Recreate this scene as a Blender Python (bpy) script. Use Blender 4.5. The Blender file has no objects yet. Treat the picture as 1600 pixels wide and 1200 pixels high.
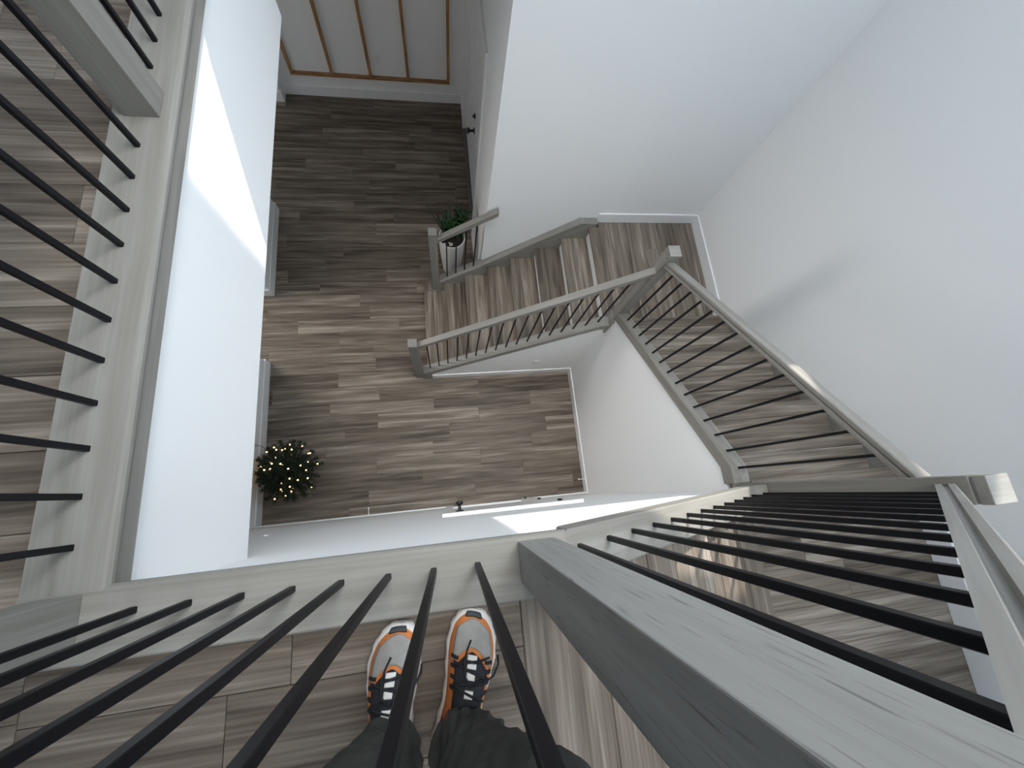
import bpy, math, random
from mathutils import Vector, Matrix
random.seed(7)
S = bpy.context.scene
COL = S.collection

# ------------------------------------------------------------------ camera
HC = 1.053                       # lens height above the upper floor (z = 0)
M = ((0.98495927, -0.09703555, 0.14296622),      # image right
     (-0.05694498, -0.96348732, -0.26162848),    # image down
     (0.1631334, 0.24955219, -0.95452145))       # viewing direction
cam = bpy.data.objects.new('camera', bpy.data.cameras.new('camera'))
COL.objects.link(cam)
cam.data.sensor_width = 36.0
cam.data.lens = 36.0 * 626.1 / 1600.0
cam.data.clip_start = 0.02
X_, Y_, Z_ = (Vector(v) for v in M)
mw = Matrix((X_, -Y_, -Z_)).transposed().to_4x4()
mw.translation = (0, 0, HC)
cam.matrix_world = mw
S.camera = cam

# ------------------------------------------------------------------ light
S.view_settings.view_transform = 'Standard'
S.view_settings.look = 'None'
S.view_settings.gamma = 1.0
S.view_settings.use_curve_mapping = False
S.view_settings.exposure = 0.0
S.cycles.use_denoising = True
S.cycles.max_bounces = 8
S.cycles.diffuse_bounces = 5
S.cycles.sample_clamp_indirect = 6.0
W_ = bpy.data.worlds.new('sky'); S.world = W_; W_.use_nodes = True
W_.node_tree.nodes['Background'].inputs[0].default_value = (0.62, 0.78, 1.0, 1)
W_.node_tree.nodes['Background'].inputs[1].default_value = 1.6

def lamp(name, kind, loc, direction, energy, color=(1, 1, 1), **kw):
    d = bpy.data.lights.new(name, kind)
    d.energy = energy; d.color = color
    for k, v in kw.items(): setattr(d, k, v)
    o = bpy.data.objects.new(name, d); COL.objects.link(o)
    o.location = loc
    o.rotation_euler = Vector(direction).to_track_quat('-Z', 'Y').to_euler()
    return o
lamp('sun', 'SUN', (3, 6, 6), (-0.45, -1.0, -1.2), 6.0, (1.0, 0.95, 0.88), angle=0.009)
# daylight at the high back wall window, then five added fill lamps
lamp('window_daylight', 'AREA', (1.95, 2.60, 2.55), (-1.0, -1, -0.9), 68, (0.75, 0.87, 1.0), shape='RECTANGLE', size=1.2, size_y=0.9)
lamp('right_fill', 'AREA', (2.74, -0.1, 1.8), (-1, 0.8, -0.6), 58, (0.70, 0.85, 1.0), shape='RECTANGLE', size=1.8, size_y=1.3)  # added fill from the right; the wall is solid here
lamp('overhead_fill', 'AREA', (0.5, 0.75, 3.5), (0, 0, -1), 26, (1.0, 0.985, 0.95), shape='RECTANGLE', size=1.3, size_y=1.2, spread=math.radians(65))  # added overhead fill for the deep well; the ceiling is closed
lamp('hall_fill', 'AREA', (-0.2, -2.3, 2.5), (0.05, 1, -0.6), 26, (0.97, 0.98, 1.0), shape='RECTANGLE', size=1.8, size_y=1.3)  # added fill aimed at the back wall; the hall has no window
lamp('side_room_fill', 'AREA', (-3.8, 4.8, -2.4), (1, 0.15, -0.1), 9, (1.0, 0.98, 0.95), shape='RECTANGLE', size=1.4, size_y=1.4)  # added weak fill to brighten the north end of the foyer
lamp('doorway_fill', 'AREA', (-2.9, 2.45, -2.5), (1, -0.45, -0.1), 25, (1.0, 0.97, 0.93), shape='RECTANGLE', size=0.85, size_y=2.0, spread=math.radians(120))  # added fill behind the west opening to brighten the lower well

# ------------------------------------------------------------------ node materials
def new_mat(name):
    m = bpy.data.materials.new(name); m.use_nodes = True
    return m, m.node_tree, m.node_tree.nodes['Principled BSDF']
def nd(t, typ, **kw):
    n = t.nodes.new(typ)
    for k, v in kw.items():
        if k in n.inputs: n.inputs[k].default_value = v
        else: setattr(n, k, v)
    return n
def plain(name, col, rough=0.5, metal=0.0, emit=None, estr=0.0, noise=0.0, nscale=40.0, bump=0.0, bscale=200.0):
    m, t, b = new_mat(name)
    b.inputs['Base Color'].default_value = (*col, 1); b.inputs['Roughness'].default_value = rough
    b.inputs['Metallic'].default_value = metal
    tc = nd(t, 'ShaderNodeTexCoord')
    if noise:
        n = nd(t, 'ShaderNodeTexNoise'); n.inputs['Scale'].default_value = nscale; n.inputs['Detail'].default_value = 4
        t.links.new(tc.outputs['Object'], n.inputs['Vector'])
        mx = nd(t, 'ShaderNodeMix'); mx.data_type = 'RGBA'
        mx.inputs[6].default_value = (*[c * (1 - noise) for c in col], 1)
        mx.inputs[7].default_value = (*[min(1, c * (1 + noise)) for c in col], 1)
        t.links.new(n.outputs['Fac'], mx.inputs[0]); t.links.new(mx.outputs[2], b.inputs['Base Color'])
    if bump:
        n2 = nd(t, 'ShaderNodeTexNoise'); n2.inputs['Scale'].default_value = bscale; n2.inputs['Detail'].default_value = 2
        t.links.new(tc.outputs['Object'], n2.inputs['Vector'])
        bp = nd(t, 'ShaderNodeBump'); bp.inputs['Strength'].default_value = bump; bp.inputs['Distance'].default_value = 0.002
        t.links.new(n2.outputs['Fac'], bp.inputs['Height']); t.links.new(bp.outputs['Normal'], b.inputs['Normal'])
    if emit:
        b.inputs['Emission Color'].default_value = (*emit, 1); b.inputs['Emission Strength'].default_value = estr
    return m
def wood(name, stops, fx, fy, rough, vary, fine=0.25, streak=0.0):
    """grain runs along the object's local X; every object gets its own piece of the pattern"""
    m, t, b = new_mat(name)
    tc = nd(t, 'ShaderNodeTexCoord'); oi = nd(t, 'ShaderNodeObjectInfo')
    mul = nd(t, 'ShaderNodeVectorMath', operation='SCALE'); mul.inputs['Scale'].default_value = 1.0
    cmb = nd(t, 'ShaderNodeCombineXYZ')
    for i, k in enumerate((37.0, 91.0, 53.0)):
        mm = nd(t, 'ShaderNodeMath', operation='MULTIPLY'); mm.inputs[1].default_value = k
        t.links.new(oi.outputs['Random'], mm.inputs[0]); t.links.new(mm.outputs[0], cmb.inputs[i])
    add = nd(t, 'ShaderNodeVectorMath', operation='ADD')
    t.links.new(tc.outputs['Object'], add.inputs[0]); t.links.new(cmb.outputs[0], add.inputs[1])
    mp = nd(t, 'ShaderNodeMapping'); mp.inputs['Scale'].default_value = (fx, fy, fy)
    t.links.new(add.outputs[0], mp.inputs['Vector'])
    n1 = nd(t, 'ShaderNodeTexNoise'); n1.inputs['Scale'].default_value = 1.0; n1.inputs['Detail'].default_value = 3; n1.inputs['Distortion'].default_value = 0.6
    t.links.new(mp.outputs[0], n1.inputs['Vector'])
    mp2 = nd(t, 'ShaderNodeMapping'); mp2.inputs['Scale'].default_value = (fx * 3.0, fy * 7, fy * 7)
    t.links.new(add.outputs[0], mp2.inputs['Vector'])
    n2 = nd(t, 'ShaderNodeTexNoise'); n2.inputs['Scale'].default_value = 1.0; n2.inputs['Detail'].default_value = 2
    t.links.new(mp2.outputs[0], n2.inputs['Vector'])
    # mix coarse and fine grain
    mixv = nd(t, 'ShaderNodeMix'); mixv.inputs[0].default_value = fine
    t.links.new(n1.outputs['Fac'], mixv.inputs[2]); t.links.new(n2.outputs['Fac'], mixv.inputs[3])
    # tone shift of the piece as a whole
    sh = nd(t, 'ShaderNodeMath', operation='MULTIPLY_ADD'); sh.inputs[1].default_value = vary; sh.inputs[2].default_value = -vary / 2
    t.links.new(oi.outputs['Random'], sh.inputs[0])
    ad = nd(t, 'ShaderNodeMath', operation='ADD'); t.links.new(mixv.outputs[0], ad.inputs[0]); t.links.new(sh.outputs[0], ad.inputs[1])
    cr = nd(t, 'ShaderNodeValToRGB'); e = cr.color_ramp.elements
    e[0].position = stops[0][0]; e[0].color = (*stops[0][1], 1)
    e[1].position = stops[-1][0]; e[1].color = (*stops[-1][1], 1)
    for p, c in stops[1:-1]:
        x = e.new(p); x.color = (*c, 1)
    t.links.new(ad.outputs[0], cr.inputs[0])
    out = cr.outputs[0]
    if streak:
        mp3 = nd(t, 'ShaderNodeMapping'); mp3.inputs['Scale'].default_value = (13, 300, 300)
        t.links.new(add.outputs[0], mp3.inputs['Vector'])
        n3 = nd(t, 'ShaderNodeTexNoise'); n3.inputs['Scale'].default_value = 1.0; n3.inputs['Detail'].default_value = 1
        t.links.new(mp3.outputs[0], n3.inputs['Vector'])
        r3 = nd(t, 'ShaderNodeMapRange'); r3.inputs['From Min'].default_value = 0.62; r3.inputs['From Max'].default_value = 0.75
        r3.inputs['To Min'].default_value = 1.0; r3.inputs['To Max'].default_value = 1.0 - streak
        t.links.new(n3.outputs['Fac'], r3.inputs['Value'])
        mx = nd(t, 'ShaderNodeVectorMath', operation='SCALE')
        t.links.new(out, mx.inputs[0]); t.links.new(r3.outputs[0], mx.inputs['Scale']); out = mx.outputs[0]
    t.links.new(out, b.inputs['Base Color'])
    b.inputs['Roughness'].default_value = rough
    b.inputs['Specular IOR Level'].default_value = 0.3
    bp = nd(t, 'ShaderNodeBump'); bp.inputs['Strength'].default_value = 0.12; bp.inputs['Distance'].default_value = 0.001
    t.links.new(n2.outputs['Fac'], bp.inputs['Height']); t.links.new(bp.outputs['Normal'], b.inputs['Normal'])
    return m

M_plank = wood('vinyl_plank', [(0.32, (0.058, 0.044, 0.033)), (0.45, (0.132, 0.106, 0.082)), (0.54, (0.185, 0.152, 0.121)), (0.67, (0.32, 0.275, 0.23))], 1.0, 17, 0.55, 0.13, 0.36)
M_stain = wood('grey_stained_maple', [(0.30, (0.198, 0.187, 0.164)), (0.50, (0.240, 0.229, 0.206)), (0.70, (0.292, 0.281, 0.257))], 1.5, 22, 0.55, 0.08, 0.3)
M_oak = wood('grey_stained_oak', [(0.30, (0.245, 0.240, 0.222)), (0.50, (0.29, 0.285, 0.265)), (0.70, (0.335, 0.330, 0.31))], 1.5, 22, 0.55, 0.05, 0.3, 0.45)
M_pine = wood('raw_pine_strip', [(0.28, (0.17, 0.075, 0.028)), (0.5, (0.36, 0.19, 0.085)), (0.72, (0.50, 0.30, 0.15))], 3.0, 26, 0.6, 0.12)
M_wall = plain('white_drywall', (0.865, 0.87, 0.87), 0.75, bump=0.12, bscale=260)
M_trim = plain('white_painted_trim', (0.85, 0.855, 0.86), 0.38)
M_ceil = plain('ceiling_paint', (0.78, 0.78, 0.78), 0.8)
M_sub = plain('dark_subfloor', (0.03, 0.026, 0.023), 0.9)
M_black = plain('black_powder_coat', (0.006, 0.006, 0.008), 0.45)
M_black.node_tree.nodes['Principled BSDF'].inputs['Specular IOR Level'].default_value = 0.22
M_blackm = plain('black_hardware', (0.008, 0.008, 0.008), 0.35)
M_gap = plain('dark_gap_shade', (0.015, 0.015, 0.017), 0.6)  # dark colour for the shaded gap under the double door

# ------------------------------------------------------------------ object helpers
WM = {}
def reg(o, w, parent):
    if parent is not None:
        o.parent = parent
        o.matrix_parent_inverse = WM[parent.name].inverted()
    o.matrix_basis = w
    WM[o.name] = w
    return o
def tag(o, label=None, cat=None, group=None, kind=None):
    if label: o['label'] = label
    if cat: o['category'] = cat
    if group: o['group'] = group
    if kind: o['kind'] = kind
    return o
def thing(name, loc, label, cat, group=None):
    o = bpy.data.objects.new(name, None); COL.objects.link(o)
    o.empty_display_size = 0.1
    reg(o, Matrix.Translation(loc), None)
    return tag(o, label, cat, group)
def frame(c, xdir, zup=(0, 0, 1)):
    x = Vector(xdir).normalized(); z = Vector(zup)
    if abs(x.dot(z)) > 0.98: z = Vector((1, 0, 0))
    y = z.cross(x).normalized(); z = x.cross(y)
    m = Matrix((x, y, z)).transposed().to_4x4(); m.translation = c
    return m
def mk(name, verts, faces, mat, parent=None, xdir=(1, 0, 0), bevel=0.0, seg=2, smooth=False, origin=None):
    vs = [Vector(v) for v in verts]
    if origin is None:
        lo = [min(v[i] for v in vs) for i in range(3)]; hi = [max(v[i] for v in vs) for i in range(3)]
        origin = Vector([(lo[i] + hi[i]) / 2 for i in range(3)])
    w = frame(Vector(origin), xdir); wi = w.inverted()
    me = bpy.data.meshes.new(name)
    me.from_pydata([wi @ v for v in vs], [], faces); me.update()
    me.materials.append(mat)
    if smooth:
        for p in me.polygons: p.use_smooth = True
    o = bpy.data.objects.new(name, me); COL.objects.link(o)
    reg(o, w, parent)
    if bevel:
        b = o.modifiers.new('bevel', 'BEVEL'); b.width = bevel; b.segments = seg; b.limit_method = 'ANGLE'; b.angle_limit = math.radians(35)
    return o
BF = [(0, 3, 2, 1), (4, 5, 6, 7), (0, 1, 5, 4), (1, 2, 6, 5), (2, 3, 7, 6), (3, 0, 4, 7)]
AX = {'x': (1, 0, 0), 'y': (0, 1, 0), 'z': (0, 0, 1)}
def bverts(x0, x1, y0, y1, z0, z1):
    return [(x0, y0, z0), (x1, y0, z0), (x1, y1, z0), (x0, y1, z0), (x0, y0, z1), (x1, y0, z1), (x1, y1, z1), (x0, y1, z1)]
def box(name, b, mat, parent=None, axis='x', bevel=0.0, seg=2):
    return mk(name, bverts(*b), BF, mat, parent, AX[axis], bevel, seg)
def boxes(name, bs, mat, parent=None):
    v = []; f = []
    for b in bs:
        n = len(v); v += bverts(*b); f += [tuple(i + n for i in q) for q in BF]
    return mk(name, v, f, mat, parent)
def prism(name, prof, a, b, plane, mat, parent=None, xdir=(1, 0, 0), bevel=0.0):
    """profile in XZ ('xz') extruded along Y, or in YZ ('yz') extruded along X"""
    n = len(prof)
    def P(u, z, t): return (u, t, z) if plane == 'xz' else (t, u, z)
    v = [P(u, z, a) for u, z in prof] + [P(u, z, b) for u, z in prof]
    f = [tuple(range(n - 1, -1, -1)), tuple(range(n, 2 * n))] + [(i, (i + 1) % n, n + (i + 1) % n, n + i) for i in range(n)]
    o = mk(name, v, f, mat, parent, xdir, bevel)
    import bmesh
    bm = bmesh.new(); bm.from_mesh(o.data); bmesh.ops.recalc_face_normals(bm, faces=bm.faces); bm.to_mesh(o.data); bm.free()
    return o
def sweep(name, prof, path, mat, parent=None, xdir=(1, 0, 0), bevel=0.0):
    """profile points (across, up) placed with vertical cuts at the path points; across is horizontal and square to the run"""
    n = len(prof); v = []
    d = Vector(path[-1]) - Vector(path[0]); side = Vector((-d.y, d.x, 0)).normalized()
    for p in path:
        for w, h in prof: v.append(Vector(p) + side * w + Vector((0, 0, h)))
    f = []
    for k in range(len(path) - 1):
        for i in range(n):
            j = (i + 1) % n
            f.append((k * n + i, k * n + j, (k + 1) * n + j, (k + 1) * n + i))
    f.append(tuple(range(n - 1, -1, -1))); f.append(tuple(range((len(path) - 1) * n, len(path) * n)))
    o = mk(name, v, f, mat, parent, d, bevel)
    import bmesh
    bm = bmesh.new(); bm.from_mesh(o.data); bmesh.ops.recalc_face_normals(bm, faces=bm.faces); bm.to_mesh(o.data); bm.free()
    return o
PL_CACHE = {}
def plank(name, x0, x1, y0, y1, ztop, parent, axis='x', th=0.012, mat=None, gap=0.0006, e=0.0012):
    """one floor board with eased top edges, sharing mesh data between equal boards"""
    L, Wd = (x1 - x0, y1 - y0) if axis == 'x' else (y1 - y0, x1 - x0)
    L -= 2 * gap; Wd -= 2 * gap
    key = (round(L, 4), round(Wd, 4), th, e, (mat or M_plank).name)
    if key not in PL_CACHE:
        a, b = L / 2, Wd / 2
        v = [(-a, -b, -th), (a, -b, -th), (a, b, -th), (-a, b, -th), (-a, -b, -e), (a, -b, -e), (a, b, -e), (-a, b, -e),
             (-a + e, -b + e, 0), (a - e, -b + e, 0), (a - e, b - e, 0), (-a + e, b - e, 0)]
        f = [(0, 3, 2, 1)] + [(i, (i + 1) % 4, 4 + (i + 1) % 4, 4 + i) for i in range(4)] + [(4 + i, 4 + (i + 1) % 4, 8 + (i + 1) % 4, 8 + i) for i in range(4)] + [(8, 9, 10, 11)]
        me = bpy.data.meshes.new('plank'); me.from_pydata(v, [], f); me.update(); me.materials.append(mat or M_plank)
        PL_CACHE[key] = me
    o = bpy.data.objects.new(name, PL_CACHE[key]); COL.objects.link(o)
    reg(o, frame(Vector(((x0 + x1) / 2, (y0 + y1) / 2, ztop)), AX[axis]), parent)
    return o
def lay(parent, x0, x1, y0, y1, z, axis='x', w=0.178, ln=1.22, skip=None, off=0.0):
    """rows of staggered boards clipped to a rectangle; skip(rect) leaves out boards that would lie wholly outside the room"""
    if axis == 'x': u0, u1, v0, v1 = x0, x1, y0, y1
    else: u0, u1, v0, v1 = y0, y1, x0, x1
    v = v0 + off - w if off else v0
    while v < v1 - 0.004:
        a, b = max(v, v0), min(v + w, v1)
        u = u0 - random.random() * ln
        while u < u1:
            c, d = max(u, u0), min(u + ln, u1)
            if d - c > 0.02 and b - a > 0.006:
                r = (c, d, a, b) if axis == 'x' else (a, b, c, d)
                if not (skip and skip(r)): plank('plank', *r, z, parent, axis)
            u += ln
        v += w

# ------------------------------------------------------------------ measures of the stair (metres)
R, RUN = 0.186, 0.2548
SL = R / RUN
ZF, ZL2, ZL1 = -21 * R, -13 * R, -6 * R
XR, YB, YW, XE = 2.776, 2.632, -0.147, 0.495       # right wall, back wall, wall below the landing, foyer east wall
XF = -0.715                                         # face of the upper hall edge
XBW, YCW = 1.625, 1.443                             # walls under flights B and C
YN, XW = 5.885, -2.075                              # north wall and west wall of the foyer
nA = lambda x: -(x - 0.2529) * SL
nB = lambda y: -12 * R + (1.435 - y) * SL
nC = lambda x: -20 * R + (x + 0.206) * SL
NA = [0.2529 + RUN * k for k in range(6)]           # flight A nosings, upper floor first
NB = [1.435 - RUN * k for k in range(7)]            # flight B, lowest first; last is landing 1
NC = [-0.206 + RUN * k for k in range(8)]           # flight C, lowest first; last is landing 2
CAP, SKIRT = 0.06, -0.04
ST = dict(kind='structure')

# ------------------------------------------------------------------ room shell
def st(o, label=None): return tag(o, label, None, None, 'structure')
fl = st(box('floor', (-4.0, 1.7, -0.3, 6.0, ZF - 0.06, ZF - 0.0115), M_sub), 'dark grey-brown plank floor of the foyer at the bottom of the stairwell')
def out_f(r):
    x0, x1, y0, y1 = r
    return (x0 > XBW or y1 < YW or (x0 > XE + .1 and y0 > YCW + .2) or (y0 > YCW + .2 and x0 > 0.02 and y1 < YB))
lay(fl, -3.2, 1.62, YW, YN, ZF, 'x', skip=out_f, off=0.1)
fu = st(boxes('floor_upper', [(-2.4, -0.80, -2.4, 2.42, -0.05, -0.0115), (-0.80, 0.2529 - 0.03, -2.4, -0.2, -0.05, -0.0115)], M_sub), 'grey-brown plank floor of the upper hall behind the railing')
lay(fu, -2.3, -0.858, -1.3, 2.42, 0.0, 'x', off=0.06)
lay(fu, -0.858, 0.145, -1.3, -0.252, 0.0, 'x', off=0.05)
plank('nosing_board', 0.145, 0.2529, -1.36, -0.232, 0.0, fu, 'y', th=0.03, e=0.004)
f1 = st(boxes('floor_landing', [(NA[5] - 0.03, XR, -1.38, -0.228, ZL1 - 0.2, ZL1 - 0.0115), (1.72, XR, -0.228, NB[6] - 0.035, ZL1 - 0.2, ZL1 - 0.0115)], M_sub), 'plank floor of the upper stair landing at the right edge')
lay(f1, NA[5], XR - 0.005, -1.36, -0.205, ZL1, 'x', off=0.07)
plank('nosing_board', 1.715, XR - 0.005, -0.203, NB[6], ZL1, f1, 'x', th=0.03)
f2 = st(boxes('floor_landing', [(1.72, XR, NB[0] - 0.02, 1.56, ZL2 - 0.2, ZL2 - 0.0115), (NC[7] + 0.045, XR, 1.56, YB, ZL2 - 0.2, ZL2 - 0.0115)], M_sub), 'plank floor of the lower stair landing in the back corner')
lay(f2, NC[7] + 0.108, XR - 0.005, NB[0] - 0.01, YB - 0.005, ZL2, 'y', off=0.12)
plank('nosing_board', NC[7], NC[7] + 0.108, 1.535, YB - 0.07, ZL2, f2, 'y', th=0.03)

ZC = 3.6
st(boxes('wall_back', [(XE, XR + 0.12, YB, YB + 0.12, ZF, 2.05), (XE, 1.47, YB, YB + 0.12, 2.05, 3.22), (2.75, XR + 0.12, YB, YB + 0.12, 2.05, 3.22),
    (XE, XR + 0.12, YB, YB + 0.12, 3.22, ZC),
    (-2.4, XE, YB, YB + 0.12, -0.30, 1.28), (0.079, XE, YB, YB + 0.12, 1.28, ZC)], M_wall),
   'tall white back wall of the stairwell')
st(prism('wall_sun_cut', [(-2.4, 1.28), (-0.2225, 1.28), (0.079, 2.08), (0.079, ZC), (-2.4, ZC)], YB, YB + 0.12, 'xz', M_wall), 'unseen upper back wall with a raked edge added to cut the sun patch')  # raked edge added out of view so sun lands on the hall edge only
def window(n, x0, x1, z0, z1):
    f = boxes('window_%d' % n, [(x0, x1, YB + 0.05, YB + 0.10, z0, z0 + 0.03), (x0, x1, YB + 0.05, YB + 0.10, z1 - 0.03, z1), (x0, x0 + 0.03, YB + 0.05, YB + 0.10, z0, z1), (x1 - 0.03, x1, YB + 0.05, YB + 0.10, z0, z1)], M_trim)
    st(f, 'white framed high stairwell window in the back wall')
window(1, 1.44, 2.78, 2.02, 3.25)
st(prism('window_2', [(-0.2125, 1.275), (0.03, 1.275), (0.03, 1.26), (-0.2125, 1.26)], YB - 0.02, YB + 0.12, 'xz', M_trim), 'white sill of the added raked opening that shapes the sun patch')  # sill of the made-up raked opening
st(boxes('wall_right', [(XR, XR + 0.04, -1.5, YB, ZF, 2.66), (XR, XR + 0.04, -1.5, 1.9, 2.66, ZC), (XR, XR + 0.04, 2.55, YB, 2.66, ZC), (XR, XR + 0.04, 1.9, 2.55, 3.4, ZC)], M_wall), 'tall pale grey wall along the right of the stairs')  # unseen high opening added so sun reaches the landing newel
st(boxes('wall_front', [(0.26, XR, -1.5, -1.38, -1.4, ZC), (-2.4, 0.26, -2.5, -2.4, -0.05, ZC), (0.26, 0.36, -2.5, -1.5, -0.05, ZC)], M_wall), 'wall of the upper hall behind the person')
st(box('wall_hall', (-2.5, -2.4, -2.5, YB, -0.05, ZC), M_wall), 'far wall of the upper hall')
st(box('ceiling', (-2.5, XR + 0.12, -2.5, YB + 0.12, ZC, ZC + 0.1), M_ceil), 'ceiling of the upper floor')
st(boxes('wall_left', [(XF - 0.10, XF, YW - 0.02, 2.42, -0.57, 0.0)], M_wall), 'bright white edge of the upper hall floor with a sun patch')
st(boxes('ceiling_foyer', [(-4.1, XF - 0.10, -0.3, 2.42, -0.57, -0.47), (-4.1, 1.0, 2.66, YN + 0.1, -0.30, -0.20)], M_ceil), 'ceiling over the foyer')
DX0, DX1, DZ = 0.0, 0.83, ZF + 2.03
wb = st(boxes('wall_bottom', [(-4.0, DX0, YW - 0.12, YW, ZF, -0.57), (DX0, DX1, YW - 0.12, YW, DZ, -0.57), (XF, 0.30, YW - 0.12, YW, -0.57, -0.02)], M_wall), 'white wall below the upper landing with a closed door')
prism('wall_slope', [(DX1, ZF), (XBW, ZF), (XBW, nA(XBW) + SKIRT), (0.30, nA(0.30) + SKIRT + 0.005), (0.30, -0.57), (DX1, -0.57)], -0.222, YW, 'xz', M_wall, wb)
st(prism('wall_under_stair_east', [(YW, ZF), (YCW + 0.1, ZF), (YCW + 0.1, nB(YCW + 0.1) + SKIRT), (0.0, nB(0.0) + SKIRT), (YW, nB(0.0) + SKIRT + 0.02)], XBW, XBW + 0.09, 'yz', M_wall), 'white wall under the middle flight of stairs')
st(prism('wall_under_stair_north', [(-0.16, ZF), (XBW + 0.05, ZF), (XBW + 0.05, nC(XBW) + SKIRT - 0.05), (1.50, nC(1.50) + SKIRT), (-0.16, nC(-0.16) + SKIRT)], YCW, YCW + 0.09, 'xz', M_wall), 'white triangular wall under the lower flight of stairs')
# foyer: west wall with two openings, north wall, east wall with the double door
st(boxes('wall_west', [(XW - 0.12, XW, YW, 1.716, ZF, -0.57), (XW - 0.12, XW, 2.633, 3.878, ZF, -0.3), (XW - 0.12, XW, 5.74, YN, ZF, -0.3), (XW - 0.12, XW, 1.716, 2.633, -1.4, -0.57), (XW - 0.12, XW, 3.878, 5.74, -1.4, -0.3), (-4.1, -4.0, -0.3, YN, ZF, -0.3)], M_wall), 'white west wall of the foyer with two openings')
st(box('wall_north', (-4.1, 1.0, YN, YN + 0.12, ZF, -0.2), M_wall), 'shaded far wall of the foyer behind the wood strips')
EY0, EY1, EZ = 3.53, 5.38, ZF + 2.42
st(boxes('wall_east', [(XE, XE + 0.12, YB + 0.12, EY0, ZF, -0.2), (XE, XE + 0.12, EY1, YN, ZF, -0.2), (XE, XE + 0.12, EY0, EY1, EZ, -0.2)], M_wall), 'shaded wall of the foyer with the white double door')

# baseboards
BH, BT = 0.145, 0.015
def baseboard(n, pts, z, label, h=BH):
    bs = []
    for (x0, x1, y0, y1) in pts:
        bs.append((x0, x1, y0, y1, z, z + h))
    o = boxes('baseboard_%s' % n, bs, M_trim); b = o.modifiers.new('bevel', 'BEVEL'); b.width = 0.003; b.segments = 1
    return st(o, label)
baseboard('west', [(XW, XW + BT, YW, 1.716 + BT), (XW - 0.12, XW, 1.716, 1.716 + BT), (XW, XW + BT, 2.633 - BT, 3.878 + BT), (XW - 0.12, XW, 2.633 - BT, 2.633), (XW - 0.12, XW, 3.878, 3.878 + BT), (XW, XW + BT, 5.74 - BT, YN), (XW - 0.12, XW, 5.74 - BT, 5.74)], ZF, 'white baseboard pieces on the west foyer wall')
baseboard('north', [(XW, XE, YN - BT, YN)], ZF, 'white baseboard below the wood strip frame')
baseboard('east', [(XE - BT, XE, EY1 + 0.09, YN), (XE - BT, XE, YB + 0.02, EY0 - 0.09)], ZF, 'white baseboard beside the double door')
baseboard('bottom', [(XW, DX0 - 0.07, YW, YW + BT), (DX1 + 0.09, XBW, YW, YW + BT)], ZF, 'white baseboard of the wall below the landing')
baseboard('under_stair_east', [(XBW - BT, XBW, YW, YCW)], ZF, 'white baseboard under the middle flight', 0.12)
baseboard('under_stair_north', [(-0.155, XBW, YCW - BT, YCW)], ZF, 'white baseboard under the lower flight', 0.12)
baseboard('back', [(1.655, XR, YB - BT, YB)], ZL2, 'white baseboard at the back of the lower landing', 0.13)
baseboard('right', [(XR - BT, XR, 1.42, YB)], ZL2, 'white baseboard at the right of the lower landing', 0.13)
baseboard('right_upper', [(XR - BT, XR, -1.38, -0.18)], ZL1, 'white baseboard at the right of the upper landing', 0.13)

# doors
d1 = st(box('door_1', (DX0 + 0.004, DX1 - 0.004, YW - 0.06, YW - 0.022, ZF + 0.002, DZ - 0.004), M_trim), 'white door in the wall below the landing, seen edge on')
boxes('casing', [(DX0 - 0.07, DX0 + 0.005, YW, YW + 0.018, ZF, DZ - 0.005), (DX1 - 0.005, DX1 + 0.085, YW, YW + 0.018, ZF, DZ - 0.005), (DX0 - 0.072, DX1 + 0.085, YW, YW + 0.024, DZ - 0.005, DZ + 0.085)], M_trim, d1)
boxes('jamb', [(DX0 - 0.02, DX1 + 0.02, YW - 0.16, YW - 0.12, ZF - 0.02, DZ + 0.02), (DX0, DX1, YW - 0.13, YW, ZF - 0.02, ZF), (DX0, DX0 + 0.004, YW - 0.12, YW, ZF, DZ), (DX1 - 0.004, DX1, YW - 0.12, YW, ZF, DZ), (DX0, DX1, YW - 0.12, YW, DZ - 0.004, DZ)], M_trim, d1)
def lathe(name, prof, w, mat, parent, n=20, smooth=True):
    """profile (radius, height) turned about the local Z of matrix w"""
    v = []; f = []
    for r, h in prof:
        for i in range(n):
            a = 2 * math.pi * i / n; v.append(w @ Vector((r * math.cos(a), r * math.sin(a), h)))
    k = len(prof)
    for j in range(k - 1):
        for i in range(n):
            f.append((j * n + i, j * n + (i + 1) % n, (j + 1) * n + (i + 1) % n, (j + 1) * n + i))
    f.append(tuple(range(n - 1, -1, -1))); f.append(tuple(range((k - 1) * n, k * n)))
    o = mk(name, v, f, mat, parent, smooth=smooth)
    if smooth and hasattr(o.data, 'set_sharp_from_angle'): o.data.set_sharp_from_angle(angle=math.radians(40))
    return o
def along(p, d): return frame(Vector(p), (1, 0, 0) if abs(d[0]) < 0.9 else (0, 1, 0)) @ Matrix() if False else Matrix.Translation(p) @ Vector(d).to_track_quat('Z', 'Y').to_matrix().to_4x4()
KN = [(0.036, 0.0), (0.037, 0.010), (0.015, 0.014), (0.014, 0.055), (0.028, 0.064), (0.036, 0.076), (0.034, 0.090), (0.012, 0.096)]
lathe('knob', KN, along((0.065, YW - 0.022, ZF + 0.92), (0, 1, 0)), M_blackm, d1)
for z in (ZF + 0.25, ZF + 1.02, ZF + 1.80):
    lathe('hinge', [(0.010, -0.045), (0.010, 0.045), (0.006, 0.052)], Matrix.Translation((DX1 - 0.005, YW + 0.022, z)), M_blackm, d1, 10)
d2 = st(boxes('door_2', [(XE + 0.035, XE + 0.075, EY0 + 0.004, (EY0 + EY1) / 2 - 0.002, ZF + 0.03, EZ - 0.004)], M_trim), 'white double door in the shaded foyer wall')
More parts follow.
